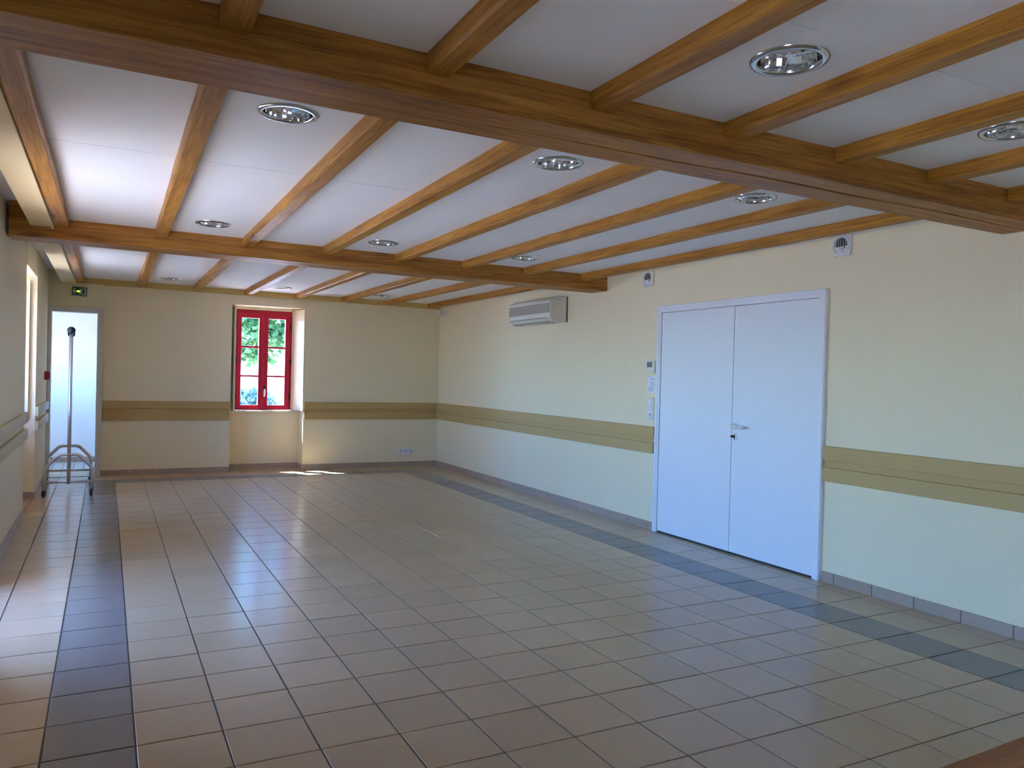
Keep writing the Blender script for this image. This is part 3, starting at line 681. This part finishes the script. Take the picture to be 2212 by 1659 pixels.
for pts in ([(.04, .065), (.10, .06), (.13, .0), (.115, -.01), (.09, .03), (.085, -.03), (.05, -.03), (.05, .03), (.02, .02), (.0, -.02), (-.015, -.01), (.01, .045)],
            [(.05, -.03), (.085, -.03), (.12, -.08), (.15, -.085), (.15, -.105), (.11, -.10), (.07, -.055), (.04, -.13), (.0, -.13), (.0, -.11), (.025, -.11)]):
    b.prism([sg(x, -.0235, z) for x, z in pts], rt @ Vector((0, .004, 0)))
part('running_figure', b, 'sign_white', pl)
part('indicator_lamp', sbox(MB(), -.075, .035, -.03, .03, -.035, -.022), 'amber', t, .01, label='glowing amber lamp')

# ------------------------------------------------------------------ rolling coat rack (seen end-on in front of the doorway)
t = thing('coat_rack', 'grey tubular rolling coat rack standing in front of the corridor doorway', 'coat rack', (-1.55, 20.7, 0))
def rack_end(y, xa, xb, xm):
    arch = fillet([(xa, y, .22), (xa, y, .98), (xm-.32, y, 1.46), (xm+.32, y, 1.46), (xb, y, .98), (xb, y, .22)], .13, 5)
    part('end_arch', MB().tube(arch, .058, 12), 'steel', t)
    part('crossbar', MB().tube([(xa, y, .51), (xb, y, .51)], .045, 10), 'steel', t)
    pl_ = part('pole', MB().tube([(xm, y, .44), (xm, y, 5.78)], .06, 14), 'steel', t)
    for xx in (xa, xb):
        c_ = part('caster', MB().lathe((xx-.03, y-.03, .10), (1, .25, 0), [(.0001, -.04), (.075, -.04), (.10, -.025), (.10, .025), (.075, .04), (.0001, .04)], 16), 'black', t)
        f = MB(); f.box(xx-.075, xx+.04, y-.06, y+.05, .19, .225); f.box(xx-.085, xx-.072, y-.05, y+.02, .09, .21); f.box(xx+.035, xx+.048, y-.05, y+.02, .09, .21)
        part('fork', f, 'black', c_)
rack_end(18.95, -2.225, -.765, -1.50); rack_end(22.4, -2.375, -.86, -1.612)
part('top_rail', MB().tube([(-1.497, 18.9, 5.80), (-1.614, 22.45, 5.80)], .075, 14), 'steel', t)
for (x, y) in ((-1.496, 18.86), (-1.6155, 22.49)):
    s_ = -1 if y < 20 else 1
    part('end_cap', MB().lathe((x, y, 5.80), (0, s_, 0), [(.128, -.10), (.13, .0), (.115, .05), (.07, .085), (.0001, .095)], 20), 'black', t)

# ------------------------------------------------------------------ table at the lower right corner
t = thing('table', 'brown varnished wooden table cut off at the lower right corner', 'table', (6.0, -10.9, 0))
part('table_top', MB().obox((3.0, -9.655, 2.30), (7.0, .25, 0), (.09, -2.6, 0), (0, 0, .13)), 'table', t, .015)
for x, y in ((3.3, -9.95), (3.4, -11.9), (9.6, -9.75), (9.7, -11.7)): part('leg', MB().box(x, x+.2, y-.2, y, 0.0, 2.3), 'table', t, .012)
part('apron', MB().box(3.5, 9.6, -9.92, -9.84, 1.95, 2.3), 'table', t)

# ------------------------------------------------------------------ trees and shrub outside the window
def foliage(mb, c, rad, n, size, rnd):
    for _ in range(n):
        while True:
            p = Vector((rnd.uniform(-1, 1), rnd.uniform(-1, 1), rnd.uniform(-1, 1)))
            if .15 < p.length < 1: break
        q = Vector((c[0]+p.x*rad[0], c[1]+p.y*rad[1], c[2]+p.z*rad[2])); s_ = size*rnd.uniform(.6, 1.3)
        a = Vector((rnd.uniform(-1, 1), rnd.uniform(-1, 1), rnd.uniform(-.6, .6))).normalized(); e = a.orthogonal().normalized()
        e = (Matrix.Rotation(rnd.uniform(0, 6.28), 3, a) @ e)*s_*.45; f = a.cross(e).normalized()*s_*.10; a = a*s_
        mb.add([q, q+a*.35+e+f, q+a, q+a*.35-e+f, q+a*.5], [(0, 1, 4), (1, 2, 4), (0, 4, 3), (3, 4, 2)])
rnd = random.Random(11)
t = thing('tree', 'leafy green tree outside, seen through the red window', 'tree', (15.0, 50.0, -.35))
part('trunk', MB().tube([(15.6, 50, -.4), (14.8, 49.8, 2.2), (13.6, 49.5, 4.4), (12.6, 49.2, 5.6), (11.7, 49, 7.2)], [.5, .42, .33, .25, .15], 10), 'bark', t)
part('branch', MB().tube([(14.2, 49.6, 3.4), (14.4, 49.3, 5.2), (13.6, 49.0, 6.8), (13.0, 48.8, 9)], [.26, .2, .15, .08], 8), 'bark', t)
part('branch', MB().tube([(13.0, 49.3, 5.2), (11.6, 48.6, 5.6), (10.4, 48.2, 6.4)], [.16, .11, .06], 8), 'bark', t)
fb = MB()
for c, r_, n_ in (((10.5, 49, 9.6), (3.2, 2.5, 2.0), 700), ((14.2, 49.4, 9.2), (2.8, 2.5, 2.4), 700), ((12.4, 48.6, 7.3), (2.4, 1.6, 1.1), 330), ((9.2, 48.6, 7.6), (1.6, 1.4, 1.0), 240), ((12, 50, 12.5), (4.6, 3, 2.2), 800), ((9.6, 50.5, 6.0), (2.2, 1.4, 1.0), 260), ((16.0, 50.5, 6.4), (2.0, 1.4, 1.6), 300)):
    foliage(fb, c, r_, n_, .62, rnd)
o = part('foliage', fb, 'leaf', t); o['kind'] = 'stuff'
t = thing('shrub', 'shrub outside with bluish shade in its leaf colour, low in the left half of the red window', 'shrub', (11.5, 62, -.35))
part('stem', MB().tube([(11.7, 62, -.4), (11.7, 62, 1.6)], [.2, .1], 8), 'bark', t)
fb = MB(); foliage(fb, (11.7, 62, 1.3), (2.0, 1.8, 1.5), 520, .55, rnd); o = part('foliage', fb, 'leaf_blue_shade', t); o['kind'] = 'stuff'
